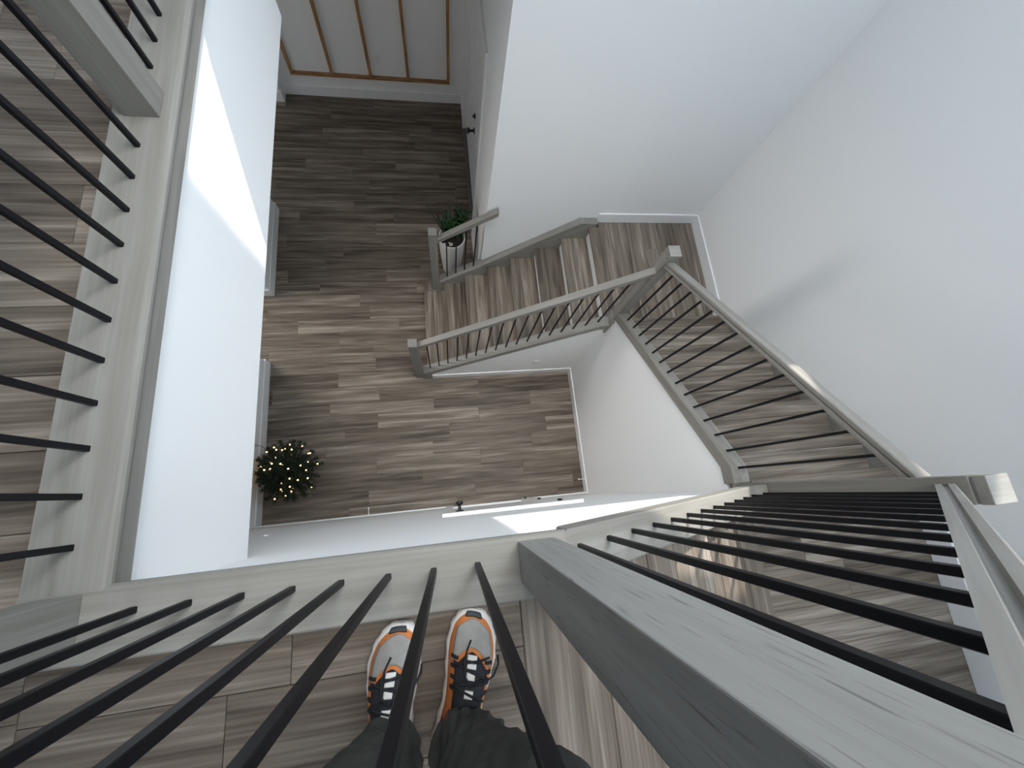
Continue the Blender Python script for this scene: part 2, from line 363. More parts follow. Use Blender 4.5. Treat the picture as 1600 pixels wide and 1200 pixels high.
box('leaf', (XE + 0.035, XE + 0.075, (EY0 + EY1) / 2 + 0.002, EY1 - 0.004, ZF + 0.03, EZ - 0.004), M_trim, d2)
for k in range(2):
    ya = EY0 + 0.13 + k * 0.925; yb = ya + 0.665
    for (za, zb) in ((0.22, 0.95), (1.13, 2.25)):
        fr = [(XE + 0.029, XE + 0.035, ya, yb, ZF + za, ZF + za + 0.02), (XE + 0.029, XE + 0.035, ya, yb, ZF + zb - 0.02, ZF + zb), (XE + 0.029, XE + 0.035, ya, ya + 0.02, ZF + za, ZF + zb), (XE + 0.029, XE + 0.035, yb - 0.02, yb, ZF + za, ZF + zb)]
        boxes('panel', fr, M_trim, d2)
boxes('casing', [(XE - 0.018, XE, EY0 - 0.09, EY0 + 0.005, ZF, EZ - 0.005), (XE - 0.018, XE, EY1 - 0.005, EY1 + 0.09, ZF, EZ - 0.005), (XE - 0.022, XE, EY0 - 0.092, EY1 + 0.092, EZ - 0.005, EZ + 0.095)], M_trim, d2)
boxes('jamb', [(XE + 0.10, XE + 0.16, EY0 - 0.03, EY1 + 0.03, ZF, EZ + 0.03), (XE, XE + 0.12, EY0, EY0 + 0.004, ZF, EZ), (XE, XE + 0.12, EY1 - 0.004, EY1, ZF, EZ), (XE, XE + 0.12, EY0, EY1, EZ - 0.004, EZ)], M_trim, d2)
box('threshold', (XE - 0.012, XE + 0.10, EY0, EY1, ZF, ZF + 0.022), plain('grey_metal_sill', (0.16, 0.16, 0.16), 0.5), d2)
box('sweep', (XE + 0.030, XE + 0.036, EY0 + 0.01, EY1 - 0.01, ZF + 0.022, ZF + 0.045), M_gap, d2)  # dark strip standing in for the shade in the gap below the leaves
lathe('knob', KN, along((XE + 0.035, 4.30, ZF + 0.98), (-1, 0, 0)), M_blackm, d2)
lathe('deadbolt', [(0.030, 0), (0.030, 0.014), (0.014, 0.018), (0.013, 0.032), (0.004, 0.034)], along((XE + 0.035, 4.30, ZF + 1.18), (-1, 0, 0)), M_blackm, d2)

# ------------------------------------------------------------------ flights of stairs
def flight(name, label, axis, asc, nos, z0, t0, t1, close, loc):
    """nos: nosing positions from the lowest tread upwards; asc: +1/-1 direction of climb along axis; close: the last nosing belongs to the floor above"""
    root = thing(name, loc, label, 'stairs')
    def bx(s0, s1, za, zb):
        a, b = (s0, s1) if s0 < s1 else (s1, s0)
        return (a, b, t0, t1, za, zb) if axis == 'x' else (t0, t1, a, b, za, zb)
    g = 'y' if axis == 'x' else 'x'
    for k, s in enumerate(nos):
        z = z0 + (k + 1) * R
        last = k == len(nos) - 1
        if not (last and close):
            b = bx(s + asc * 0.108, s + asc * (RUN + 0.03), z - 0.03, z)
            tr = plank('tread', b[0], b[1], b[2], b[3], z, root, g, th=0.03)
            b = bx(s, s + asc * 0.108, z, z)
            plank('nosing', b[0], b[1], b[2], b[3], z, tr, g, th=0.03, e=0.004)
        r = bx(s + asc * 0.028, s + asc * 0.043, z - R, z - 0.03)
        box('riser', r, M_trim, root, g)
    return root
ga = flight('stair_flight', 'upper flight of plank treads descending to the right beside the person', 'x', -1, [x for x in reversed(NA)], ZL1, -1.36, -0.232, True, (1.0, -0.8, ZL1))
gb = flight('stair_flight', 'middle flight of plank treads between the two landings at the right wall', 'y', -1, NB, ZL2, 1.715, XR - 0.022, True, (2.2, 0.7, ZL2))
gc = flight('stair_flight', 'lower flight of plank treads descending to the foyer floor', 'x', 1, NC, ZF, 1.535, YB - 0.075, True, (0.6, 2.0, ZF))
# the lowest tread of flight C runs past the newel
plank('tread_return', -0.206, -0.0, YB - 0.075, YB + 0.07, ZF + R, gc, 'y', th=0.03)
box('riser_return', (-0.178, 0.0, YB - 0.075, YB + 0.05, ZF, ZF + R - 0.03), M_trim, gc, 'y')
# closed stringers with flat caps (well side) and skirts (wall side)
def band(u0, u1, f, lo, hi, pre=(), post=()):
    return [(u0, f(u0) + lo)] + [(u1, f(u1) + lo)] + [(u1, f(u1) + hi)] + [(u0, f(u0) + hi)]
dA, dB, dC = (1, 0, -SL), (0, -1, SL), (1, 0, SL)
xk = 0.2529 + (CAP - 0.05) / SL + 0.0
xa = 0.2529 + 0.01 / SL
prism('stringer', [(xa, nA(xa) + SKIRT), (1.54, nA(1.54) + SKIRT), (1.6155, ZL1 - 0.02), (1.6155, nA(1.54) + CAP), (1.54, nA(1.54) + CAP), (xa, 0.05)], -0.232, -0.110, 'xz', M_stain, ga, dA, 0.006)
yk = NB[6] + 0.09
prism('stringer', [(1.47, nB(1.47) + SKIRT), (yk, nB(yk) + SKIRT), (-0.104, nB(yk) + SKIRT + 0.0), (-0.104, nB(yk) + CAP), (yk, nB(yk) + CAP), (1.47, nB(1.47) + CAP)], 1.612, 1.715, 'yz', M_stain, gb, dB, 0.006)
prism('skirt', [(1.42, nB(1.42) - 0.22), (-0.18, nB(-0.06) - 0.22), (-0.18, nB(-0.06) + 0.07), (-0.06, nB(-0.06) + 0.07), (1.42, nB(1.42) + 0.07)], XR - 0.022, XR, 'yz', M_stain, gb, dB)
xc = NC[7] - 0.05
prism('stringer', [(-0.262, ZF), (-0.16, ZF), (-0.16, nC(-0.16) + SKIRT), (xc, nC(xc) + SKIRT), (1.6155, nC(xc) + SKIRT), (1.6155, nC(xc) + CAP), (xc, nC(xc) + CAP), (-0.262, nC(-0.262) + CAP)], 1.430, 1.535, 'xz', M_stain, gc, dC, 0.006)
prism('stringer', [(0.0, nC(0.0) - 0.2), (XE + 0.01, nC(XE) - 0.2), (XE + 0.01, nC(XE + 0.01) + CAP), (0.0, nC(0.0) + CAP)], 2.552, 2.66, 'xz', M_stain, gc, dC, 0.006)
prism('skirt', [(XE + 0.01, nC(XE) - 0.2), (1.655, ZL2 - 0.15), (1.655, ZL2 + 0.058), (1.47, ZL2 + 0.058), (XE + 0.01, nC(XE + 0.01) + CAP)], 2.558, YB, 'xz', M_stain, gc, dC, 0.004)

# ------------------------------------------------------------------ railings
RW = 0.030
RAIL = [(-RW, 0.0), (RW, 0.0), (RW, 0.020), (0.022, 0.024), (0.022, 0.034), (RW, 0.038), (RW, 0.055), (0.026, 0.060), (-0.026, 0.060), (-RW, 0.055), (-RW, 0.038), (-0.022, 0.034), (-0.022, 0.024), (-RW, 0.020)]
NW = 0.0889
def newel(parent, cx, cy, z0, z1, mat=M_stain):
    h = NW / 2
    o = box('newel_post', (cx - h, cx + h, cy - h, cy + h, z0, z1 - 0.046), mat, parent, 'z', 0.002)
    box('neck', (cx - h + 0.006, cx + h - 0.006, cy - h + 0.006, cy + h - 0.006, z1 - 0.050, z1 - 0.034), mat, o, 'z')
    box('cap', (cx - h, cx + h, cy - h, cy + h, z1 - 0.036, z1), mat, o, 'x', 0.003)
    return o
BAL_CACHE = {}
def baluster(parent, x, y, z0, z1, yaw=0.0):
    h = round(z1 - z0, 3)
    if h not in BAL_CACHE:
        a, c, s = 0.0065, 0.0012, h / 2
        ring = [(-a, -a + c), (-a + c, -a), (a - c, -a), (a, -a + c), (a, a - c), (a - c, a), (-a + c, a), (-a, a - c)]
        v = [(-s, p, q) for p, q in ring] + [(s, p, q) for p, q in ring]
        f = [tuple(range(7, -1, -1)), tuple(range(8, 16))] + [(i, (i + 1) % 8, 8 + (i + 1) % 8, 8 + i) for i in range(8)]
        me = bpy.data.meshes.new('baluster'); me.from_pydata(v, [], f); me.update(); me.materials.append(M_black)
        BAL_CACHE[h] = me
    o = bpy.data.objects.new('baluster', BAL_CACHE[h]); COL.objects.link(o)
    reg(o, frame(Vector((x, y, (z0 + z1) / 2)), (0, 0, 1)), parent)
    return o
ZG = 0.985                                    # underside of the level guard rail
# left guard
XL = -0.778
rl = thing('guard_railing', (XL, 1.0, 0), 'level guard railing with black balusters along the left upper hall', 'railing', 'stair railings')
def cap_profile():                            # across (towards the well +), up
    return [(-0.079, 0.0), (-0.079, 0.046), (-0.075, 0.05), (0.066, 0.05), (0.073, 0.048), (0.0775, 0.042), (0.078, 0.034), (0.0755, 0.027), (0.0735, 0.024), (0.0735, -0.018), (0.0, -0.018), (0.0, 0.0)]
cp = cap_profile()
sweep('base_cap', [(-w, h) for w, h in cp], [(XL, -0.120, 0), (XL, 2.42, 0)], M_stain, rl)
newel(rl, -0.779, 1.1245, 0.05, 1.18)
newel(rl, -0.787, -0.168, 0.05, 1.18)
for k in range(11): baluster(rl, XL, -0.031 + 0.1014 * k, 0.05, ZG)
for k in range(11): baluster(rl, XL, 1.257 + 0.102 * k, 0.05, ZG)
sweep('handrail', RAIL, [(XL, -0.124, ZG), (XL, 1.08, ZG)], M_stain, rl, bevel=0)
sweep('handrail', RAIL, [(XL, 1.169, ZG), (XL, 2.42, ZG)], M_stain, rl)
# guard in front of the person
YR = -0.164
rb = thing('guard_railing', (-0.3, YR, 0), 'level guard railing with black balusters in front of the orange shoes', 'railing', 'stair railings')
cpb = [(w * 1.0 + (0.0 if w > -0.05 else -0.009), h) for w, h in cp]
sweep('base_cap', [(w - 0.024 if w > 0.03 else w, h) for w, h in cpb], [(XL - 0.079, YR, 0), (xa + 0.0, YR, 0)], M_stain, rb)
newel(rb, 0.1915, -0.168, 0.05, 1.18, M_oak)
for k in range(8): baluster(rb, -0.648 + 0.0996 * k, YR, 0.05, ZG)
sweep('handrail', RAIL, [(-0.742, YR, ZG), (0.147, YR, ZG)], M_stain, rb)
RH = 0.865
YA = -0.156
ra = thing('stair_railing', (0.9, YA, -0.5), 'sloping stair railing with black balusters at the right, nearest the camera', 'railing', 'stair railings')
sweep('handrail', RAIL, [(0.236, YA, nA(0.236) + RH), (1.6155, YA, nA(1.6155) + RH)], M_stain, ra)
for k in range(13):
    x = 0.305 + 0.1065 * k
    zb = 0.05 if x < xa else max(nA(x) + CAP, nA(1.54) + CAP)
    baluster(ra, x, YA, zb - 0.004, nA(x) + RH + 0.004)
newel(ra, 1.66, -0.1485, ZL1 - 0.035, 0.012)
XB = 1.662
rB = thing('stair_railing', (XB, 0.7, -1.5), 'sloping stair railing of the middle flight with a sunlit handrail', 'railing', 'stair railings')
sweep('handrail', RAIL, [(XB, 1.464, nB(1.464) + RH), (XB, -0.104, nB(-0.104) + RH)], M_stain, rB)
for k in range(14):
    y = 1.365 - 0.1062 * k
    baluster(rB, XB, y, min(nB(y), nB(yk)) + CAP - 0.004, nB(y) + RH + 0.004)
nb_ = newel(rB, 1.66, 1.508, -2.55, -1.249)
box('newel_foot', (1.604, 1.7045, 1.426, 1.553, -2.565, -2.30), M_stain, nb_, 'z', 0.002)
YC = 1.485
rC = thing('stair_railing', (0.6, YC, -3), 'sloping stair railing of the lower flight down to the foyer', 'railing', 'stair railings')
sweep('handrail', RAIL, [(-0.262, YC, nC(-0.262) + RH), (1.6155, YC, nC(1.6155) + RH)], M_stain, rC)
for k in range(17):
    x = -0.168 + 0.1045 * k
    baluster(rC, x, YC, min(nC(x), nC(xc)) + CAP - 0.004, nC(x) + RH + 0.004)
newel(rC, -0.306, 1.489, ZF, -2.80)
YD = 2.588
rD = thing('stair_railing', (0.2, YD, -3), 'short stair railing with four black balusters beside the planter', 'railing', 'stair railings')
sweep('handrail', RAIL, [(-0.002, YD, nC(-0.002) + RH), (0.60, YD, nC(0.60) + RH)], M_stain, rD)
for k in range(4):
    x = 0.095 + 0.104 * k
    baluster(rD, x, YD + 0.01, nC(x) + CAP - 0.004, nC(x) + RH + 0.004)
newel(rD, -0.046, 2.617, ZF + R, -2.58)
# ---- DETAILS BELOW ----
# ------------------------------------------------------------------ small fittings
frm = thing('wood_strip_frame', (-0.8, YN - 0.02, -3.58), 'frame of raw pine strips nailed on the far foyer wall', 'wood frame')
box('bottom_strip', (-1.88, 0.31, YN - 0.036, YN, -3.592, -3.552), M_pine, frm, 'x', 0.001)
box('top_strip', (-1.88, 0.31, YN - 0.036, YN, -1.59, -1.55), M_pine, frm, 'x', 0.001)
for x in (-1.86, -1.328, -0.806, -0.283, 0.291):
    box('upright_strip', (x - 0.019, x + 0.019, YN - 0.034, YN, -3.552, -1.59), M_pine, frm, 'z', 0.001)
M_plate = plain('white_plastic_plate', (0.82, 0.82, 0.82), 0.35)
M_slot = plain('outlet_slot', (0.05, 0.05, 0.05), 0.6)
def outlet(x, y, z, label):
    t = thing('wall_outlet', (x, y, z), label, 'outlet', 'wall outlets')
    box('cover_plate', (x - 0.037, x + 0.037, y - 0.006, y, z - 0.06, z + 0.06), M_plate, t, 'x', 0.002)
    for dz in (-0.024, 0.024):
        o = box('socket', (x - 0.017, x + 0.017, y - 0.009, y - 0.006, z + dz - 0.016, z + dz + 0.016), M_plate, t, 'x', 0.002)
        for dx in (-0.006, 0.006): box('slot', (x + dx - 0.001, x + dx + 0.001, y - 0.0095, y - 0.009, z + dz - 0.005, z + dz + 0.006), M_slot, o)
outlet(1.094, YCW, -3.488, 'white outlet on the wall under the lower flight of stairs')
outlet(-0.67, YN, -3.318, 'white outlet between the pine strips on the far foyer wall')
sw = thing('light_switch', (XE, 3.13, -2.72), 'white light switch plate beside the double door', 'light switch')
box('cover_plate', (XE - 0.006, XE, 3.04, 3.22, -2.78, -2.66), M_plate, sw, 'x', 0.002)
for k in range(3): box('rocker', (XE - 0.011, XE - 0.006, 3.055 + 0.055 * k, 3.090 + 0.055 * k, -2.75, -2.69), M_plate, sw, 'x', 0.002)
def stop(p, d, label):
    t = thing('door_stop', p, label, 'door stop', 'baseboard door stops')
    w = along(p, d)
    lathe('base', [(0.012, 0.0), (0.012, 0.006), (0.006, 0.008)], w, M_plate, t, 12)
    lathe('rod', [(0.0045, 0.006), (0.0045, 0.062)], w, M_plate, t, 10)
    lathe('tip', [(0.009, 0.060), (0.010, 0.066), (0.008, 0.076)], w, M_plate, t, 12)
stop((-0.93, YW + BT, ZF + 0.08), (0, 1, 0), 'white door stop on the baseboard between the small lit tree and the door')
stop((XBW - BT, 0.02, ZF + 0.08), (-1, 0, 0), 'white door stop on the baseboard under the middle flight')

# ------------------------------------------------------------------ planter with snake plant
M_pot = plain('matte_white_planter', (0.74, 0.72, 0.68), 0.5)
M_soil = plain('potting_soil', (0.022, 0.014, 0.010), 0.95, noise=0.6, nscale=90, bump=0.6, bscale=120)
M_leaf = plain('dark_green_leaf', (0.012, 0.040, 0.013), 0.4, noise=0.5, nscale=26)
M_leaf2 = plain('mid_green_leaf', (0.022, 0.075, 0.018), 0.42, noise=0.4, nscale=30)
PX, PY = 0.175, 3.0
pl = thing('potted_plant', (PX, PY, ZF), 'tall white planter with dark green upright leaves beside the short railing', 'plant')
wp = Matrix.Translation((PX, PY, ZF))
lathe('planter', [(0.105, 0.0), (0.118, 0.01), (0.148, 0.40), (0.160, 0.68), (0.160, 0.69), (0.148, 0.69), (0.142, 0.64)], wp, M_pot, pl, 40)
lathe('soil', [(0.140, 0.60), (0.142, 0.640), (0.07, 0.648), (0.0005, 0.65)], wp, M_soil, pl, 32)
for k in range(6):
    a = random.random() * 6.28; r = random.uniform(0.03, 0.1)
    lathe('pebble', [(0.002, 0.0), (0.011, 0.004), (0.012, 0.010), (0.006, 0.016), (0.001, 0.017)], Matrix.Translation((PX - 0.03 + r * math.cos(a), PY - 0.08 + 0.3 * r * math.sin(a), ZF + 0.645)), M_pot, pl, 8)
def blade(name, base, tip, width, mat, parent, bend=0.0, th=0.004, n=9, twist=0.0):
    """a pointed leaf with a fold along the middle and real thickness"""
    b, t = Vector(base), Vector(tip); d = t - b
    side = d.cross(Vector((math.cos(twist), math.sin(twist), 0.2))).normalized(); nrm = side.cross(d).normalized()
    v = []; f = []
    for i in range(n):
        s = i / (n - 1); c = b + d * s + nrm * bend * math.sin(s * math.pi * 0.5) * s
        w = width * (0.45 + 1.1 * s) * (1 - s ** 3.0) if i < n - 1 else 0.001
        v += [c - side * w, c + nrm * (th + w * 0.25), c + side * w, c + nrm * (w * 0.25 - th)]
    for i in range(n - 1):
        a, e = 4 * i, 4 * i + 4
        for j in range(4): f.append((a + j, a + (j + 1) % 4, e + (j + 1) % 4, e + j))
    f.append((3, 2, 1, 0)); f.append((4 * n - 4, 4 * n - 3, 4 * n - 2, 4 * n - 1))
    return mk(name, v, f, mat, parent, smooth=True)
zs = ZF + 0.64
for (bx_, by_, tx, ty, tz, w, tw) in ((0.02, 0.0, 0.235, 3.36, -2.90, 0.046, 0.3), (-0.04, 0.0, 0.13, 3.20, -2.98, 0.042, 1.2), (-0.06, 0.03, -0.14, 3.27, -3.00, 0.034, 0.2), (0.0, 0.05, 0.12, 3.24, -3.04, 0.042, 2.0),
        (0.05, 0.03, 0.30, 3.34, -3.00, 0.044, 0.9), (-0.02, -0.03, 0.06, 3.16, -3.06, 0.040, 2.6), (0.07, 0.0, 0.25, 3.22, -3.05, 0.042, 1.6), (-0.07, -0.01, 0.0, 3.18, -3.08, 0.036, 0.6),
        (0.03, 0.04, 0.20, 3.38, -3.05, 0.044, 2.9), (-0.01, 0.02, 0.10, 3.30, -3.10, 0.046, 1.9), (-0.05, 0.03, -0.02, 3.26, -3.14, 0.040, 1.1), (0.06, -0.03, 0.28, 3.20, -3.15, 0.044, 0.1), (0.08, 0.05, 0.34, 3.28, -3.10, 0.040, 2.3)):
    blade('leaf', (PX + bx_, PY + by_, zs), (tx, ty, tz), w, M_leaf, pl, 0.03, twist=tw)
for k in range(9):                                   # feathery stems at the right
    a = k * 0.7; bx_, by_ = PX + 0.06 + 0.03 * math.cos(a), PY + 0.03 + 0.04 * math.sin(a)
    top = Vector((PX + 0.13 + 0.07 * math.cos(a) * (1 if k % 2 else 0.4), PY + 0.14 + 0.12 * math.sin(a), -2.98 - 0.05 * (k % 3)))
    if k in (6, 7): top = Vector((PX - 0.07 + 0.05 * (k - 6), PY + 0.10, -3.04))
    b = Vector((bx_, by_, zs)); stem = blade('stem', b, top, 0.004, M_leaf2, pl, 0.02, 0.003, 6)
    for i in range(2, 11):
        for s in (-1, 1):
            c = b.lerp(top, i / 10.5); dirv = Vector((0.07 * math.cos(a + s * 1.57 + i), 0.07 * math.sin(a + s * 1.57 + i), 0.03))
            blade('leaflet', c, c + dirv, 0.020, M_leaf2, stem, 0.005, 0.001, 5, a)

# ------------------------------------------------------------------ small lit Christmas tree
M_fir = plain('fir_needles', (0.008, 0.022, 0.009), 0.6, noise=0.6, nscale=60)
M_bark = plain('trunk_bark', (0.05, 0.028, 0.016), 0.85, noise=0.4, nscale=40)
M_bulb = plain('warm_bulb', (1.0, 0.8, 0.5), 0.3, emit=(1.0, 0.66, 0.30), estr=6.0)
M_wire = plain('green_wire', (0.006, 0.016, 0.008), 0.5)
TX, TY, TH, TR = -1.735, 0.41, 0.78, 0.33
tr = thing('small_christmas_tree', (TX, TY, ZF), 'small dark green tree with warm fairy lights by the west wall', 'christmas tree')
wt = Matrix.Translation((TX, TY, ZF))
lathe('base', [(0.10, 0.0), (0.105, 0.02), (0.095, 0.10), (0.06, 0.11), (0.02, 0.115)], wt, M_bark, tr, 20)
lathe('trunk', [(0.018, 0.10), (0.015, 0.40), (0.006, TH - 0.04)], wt, M_bark, tr, 10)
fv = []; ff = []
def spike(c, d, ln, w):
    d = d.normalized(); u = d.cross(Vector((0.3, 0.2, 0.93))).normalized(); q = d.cross(u); n = len(fv)
    fv.extend([c + u * w, c - u * w * 0.5 + q * w * 0.87, c - u * w * 0.5 - q * w * 0.87, c + d * ln])
    ff.extend([(n, n + 1, n + 3), (n + 1, n + 2, n + 3), (n + 2, n, n + 3)])
tips = []
for tier in range(9):
    z = 0.13 + tier * 0.066; rr = TR * (1 - tier / 9.6) ** 0.85; nb = max(5, int(17 * rr / TR))
    for b in range(nb):
        a = 2 * math.pi * (b + random.random() * 0.5) / nb + tier; L = rr * random.uniform(0.80, 1.08)
        d = Vector((math.cos(a), math.sin(a), random.uniform(-0.02, 0.26)))
        for s in range(9):
            c = wt @ (Vector((0, 0, z)) + d * L * (s + 1) / 9.0)
            for q in range(18):
                e = Vector((random.gauss(0, 1), random.gauss(0, 1), random.gauss(0, 1))).normalized()
                spike(c, e * 0.9 + d * 0.6, random.uniform(0.026, 0.055), 0.0058)
        tips.append((wt @ (Vector((0, 0, z)) + d * L), d))
for k in range(40): spike(wt @ Vector((0, 0, TH - 0.10 + 0.002 * k)), Vector((random.gauss(0, 0.6), random.gauss(0, 0.6), 1)), 0.045, 0.0045)
mk('foliage', fv, ff, M_fir, tr)
random.shuffle(tips)
SP = None
for k, (p, d) in enumerate(tips[:52]):
    c = p - Vector((d.x, d.y, 0)) * random.uniform(0.0, 0.10) + Vector((0, 0, 0.028))
    if SP is None:
        o = lathe('light_bulb', [(0.001, -0.010), (0.0068, -0.005), (0.0080, 0.0), (0.0060, 0.006), (0.001, 0.011)], Matrix.Translation(c), M_bulb, tr, 8); SP = o.data
    else:
        o = bpy.data.objects.new('light_bulb', SP); COL.objects.link(o); reg(o, Matrix.Translation(c), tr)
def tube(name, pts, rad, mat, parent, n=6, smooth=True):
    v = []; f = []
    pts = [Vector(p) for p in pts]
    for i, p in enumerate(pts):
        d = (pts[min(i + 1, len(pts) - 1)] - pts[max(i - 1, 0)]).normalized()
        u = d.cross(Vector((0.21, 0.35, 0.91))).normalized(); w = d.cross(u)
        r = rad[i] if isinstance(rad, (list, tuple)) else rad
        v += [p + (u * math.cos(2 * math.pi * k / n) + w * math.sin(2 * math.pi * k / n)) * r for k in range(n)]
    for i in range(len(pts) - 1):
        for k in range(n): f.append((i * n + k, i * n + (k + 1) % n, (i + 1) * n + (k + 1) % n, (i + 1) * n + k))
    f.append(tuple(range(n - 1, -1, -1))); f.append(tuple(range((len(pts) - 1) * n, len(pts) * n)))
    return mk(name, v, f, mat, parent, smooth=smooth)
tube('power_cord', [(TX - 0.05, TY + 0.05, ZF + 0.16), (TX - 0.2, TY + 0.22, ZF + 0.10), (TX - 0.30, TY + 0.30, ZF + 0.20), (XW + 0.012, TY + 0.30, ZF + 0.32)], 0.003, M_wire, tr)

# ------------------------------------------------------------------ the person at the railing
from mathutils import noise as mn
M_or = plain('orange_shoe_mesh', (0.60, 0.185, 0.040), 0.7, noise=0.18, nscale=120, bump=0.3, bscale=900)
M_gr = plain('grey_shoe_suede', (0.30, 0.285, 0.265), 0.85, noise=0.22, nscale=60, bump=0.25, bscale=700)
M_bk = plain('black_shoe_knit', (0.010, 0.010, 0.014), 0.75, bump=0.3, bscale=800)
M_so = plain('white_foam_sole', (0.66, 0.62, 0.58), 0.6, noise=0.12, nscale=50)
M_lo = plain('white_lace_loop', (0.72, 0.70, 0.64), 0.6)
M_rub = plain('grey_rubber_bumper', (0.035, 0.042, 0.046), 0.6)
M_tr = plain('charcoal_olive_trousers', (0.040, 0.041, 0.035), 0.85, noise=0.3, nscale=14, bump=0.35, bscale=500)
M_jk = plain('dark_jacket', (0.03, 0.032, 0.04), 0.8)
M_sk = plain('skin', (0.48, 0.29, 0.20), 0.55)
M_hair = plain('brown_hair', (0.05, 0.03, 0.02), 0.7)
pe = thing('person', (-0.07, -0.48, 0), 'person in dark trousers and orange running shoes standing at the railing', 'person')
def interp(tab, t):
    for (a, p), (b, q) in zip(tab, tab[1:]):
        if t <= b:
            s = (t - a) / (b - a); s = s * s * (3 - 2 * s) if False else s
            return p + (q - p) * s
    return tab[-1][1]
WT = [(0.0, 0.010), (0.03, 0.026), (0.1, 0.036), (0.25, 0.038), (0.4, 0.039), (0.55, 0.045), (0.68, 0.0505), (0.78, 0.0500), (0.88, 0.043), (0.94, 0.033), (0.98, 0.023), (1.0, 0.012)]
HT = [(0.0, 0.085), (0.1, 0.098), (0.25, 0.108), (0.36, 0.112), (0.45, 0.102), (0.55, 0.096), (0.65, 0.084), (0.75, 0.074), (0.85, 0.063), (0.93, 0.052), (0.98, 0.040), (1.0, 0.030)]
LS = 0.292
def make_shoe(heel, ang, bow, label):
    w = Matrix.Translation((heel[0], heel[1], 0.0)) @ Matrix.Rotation(ang, 4, 'Z')
    cen = lambda t: bow * math.sin(math.pi * min(1, max(0, t)) ) * 0.012 - bow * 0.012 * t * t * 0.6
    def Sf(t, u, off=0.0):                          # u: -1 outer-left .. 1 right ; surface of the upper
        a = math.acos(max(-1, min(1, u)))
        ww, hh = interp(WT, t), interp(HT, t)
        x = (ww + off) * math.copysign(abs(math.cos(a)) ** 0.82, math.cos(a)); z = 0.022 + (hh - 0.022 + off) * abs(math.sin(a)) ** 0.72
        return w @ Vector((cen(t) + x, t * LS + off * (1.0 if t > 0.9 else 0), z))
    nt, nu = 34, 22
    v = []; f = []
    for i in range(nt + 1):
        for j in range(nu + 1): v.append(Sf(i / nt, -math.cos(math.pi * j / nu)))
    for i in range(nt):
        for j in range(nu):
            a = i * (nu + 1) + j; f.append((a, a + 1, a + nu + 2, a + nu + 1))
    up = mk('shoe', v, f, M_or, pe, smooth=True); up['label'] = label
    def patch(name, t0f, t1f, u0, u1, mat, off=0.0018, n=14, m=12):
        v = []; f = []
        for lay_ in (off, off - 0.0035):
            for i in range(n + 1):
                u = u0 + (u1 - u0) * i / n
                a, b = t0f(u), t1f(u)
                for j in range(m + 1): v.append(Sf(a + (b - a) * j / m, u, lay_))
        k = (n + 1) * (m + 1)
        for i in range(n):
            for j in range(m):
                a = i * (m + 1) + j; q = (a, a + m + 1, a + m + 2, a + 1)
                f.append(q); f.append(tuple(x + k for x in reversed(q)))
        rim = [i * (m + 1) for i in range(n + 1)] + [n * (m + 1) + j for j in range(1, m + 1)] + [i * (m + 1) + m for i in range(n - 1, -1, -1)] + [j for j in range(m - 1, 0, -1)]
        for a, b in zip(rim, rim[1:] + rim[:1]): f.append((b, a, a + k, b + k))
        return mk(name, v, f, mat, up, smooth=True)
    patch('toe_panel', lambda u: 0.775 - 0.12 * (abs(u) / 0.78) ** 1.5, lambda u: 0.945 - 0.075 * u * u - 0.03 * abs(u), -0.78, 0.78, M_gr, 0.0016)
    patch('tongue', lambda u: 0.20, lambda u: 0.752 - 0.10 * (abs(u) / 0.6) ** 1.3, -0.62, 0.62, M_bk, 0.0030)
    patch('heel_collar', lambda u: 0.0, lambda u: 0.30 + 0.05 * (1 - abs(u)), -0.97, 0.97, M_bk, 0.0014)
    patch('toe_bumper', lambda u: 0.955 - 0.02 * abs(u), lambda u: 0.995, -0.55, 0.45, M_rub, 0.0035, 8, 4)
    for (a, b, hw) in ((0.708, 0.738, 0.13), (0.660, 0.690, 0.12), (0.600, 0.640, 0.11), (0.50, 0.545, 0.12)):
        patch('lace_loop', lambda u: a, lambda u: b, -hw, hw, M_lo, 0.0062, 4, 4)
    for sgn in (-1, 1):
        for t in (0.70, 0.645, 0.585, 0.525): patch('eyelet_strap', lambda u: t - 0.010, lambda u: t + 0.010, 0.50 * sgn, 0.80 * sgn, M_bk, 0.0036, 4, 2)
    for i, t in enumerate((0.70, 0.645, 0.585, 0.525)):
        s = 1 if i % 2 else -1
        tube('lace', [Sf(t - 0.035 * s * u / 0.6, u, 0.0065) for u in (-0.6, -0.4, -0.2, 0.0, 0.2, 0.4, 0.6)], 0.0024, M_bk, up)
    tube('lace', [Sf(0.575, 0.0, 0.010), Sf(0.62, -0.14, 0.012), Sf(0.70, -0.20, 0.011), Sf(0.77, -0.14, 0.009), Sf(0.825, -0.06, 0.008)], 0.0022, M_bk, up)
    tube('lace', [Sf(0.575, 0.0, 0.010), Sf(0.60, 0.35, 0.014), Sf(0.64, 0.70, 0.016), Sf(0.69, 0.93, 0.014), Sf(0.73, 0.97, 0.010)], 0.0022, M_bk, up)
    # sole: flared, scalloped foam
    v = []; f = []; N = 64
    outl = []
    for k in range(N):
        a = 2 * math.pi * k / N
        t = 0.5 - 0.5 * math.cos(a); sg = 1 if a < math.pi else -1
        outl.append((t, sg))
    for (z, g) in ((0.0, 0.002), (0.010, 0.0065), (0.024, 0.006), (0.034, 0.0)):
        for k, (t, sg) in enumerate(outl):
            ww = interp(WT, t) * 1.03 + g * (0.72 + 0.28 * math.cos(k * 1.9))
            yy = t * LS + (t - 0.5) * 2 * g * 0.5
            zz = z + max(0, t - 0.82) * 0.05
            v.append(w @ Vector((cen(t) + sg * ww, yy, zz)))
    for j in range(3):
        for k in range(N): f.append((j * N + k, j * N + (k + 1) % N, (j + 1) * N + (k + 1) % N, (j + 1) * N + k))
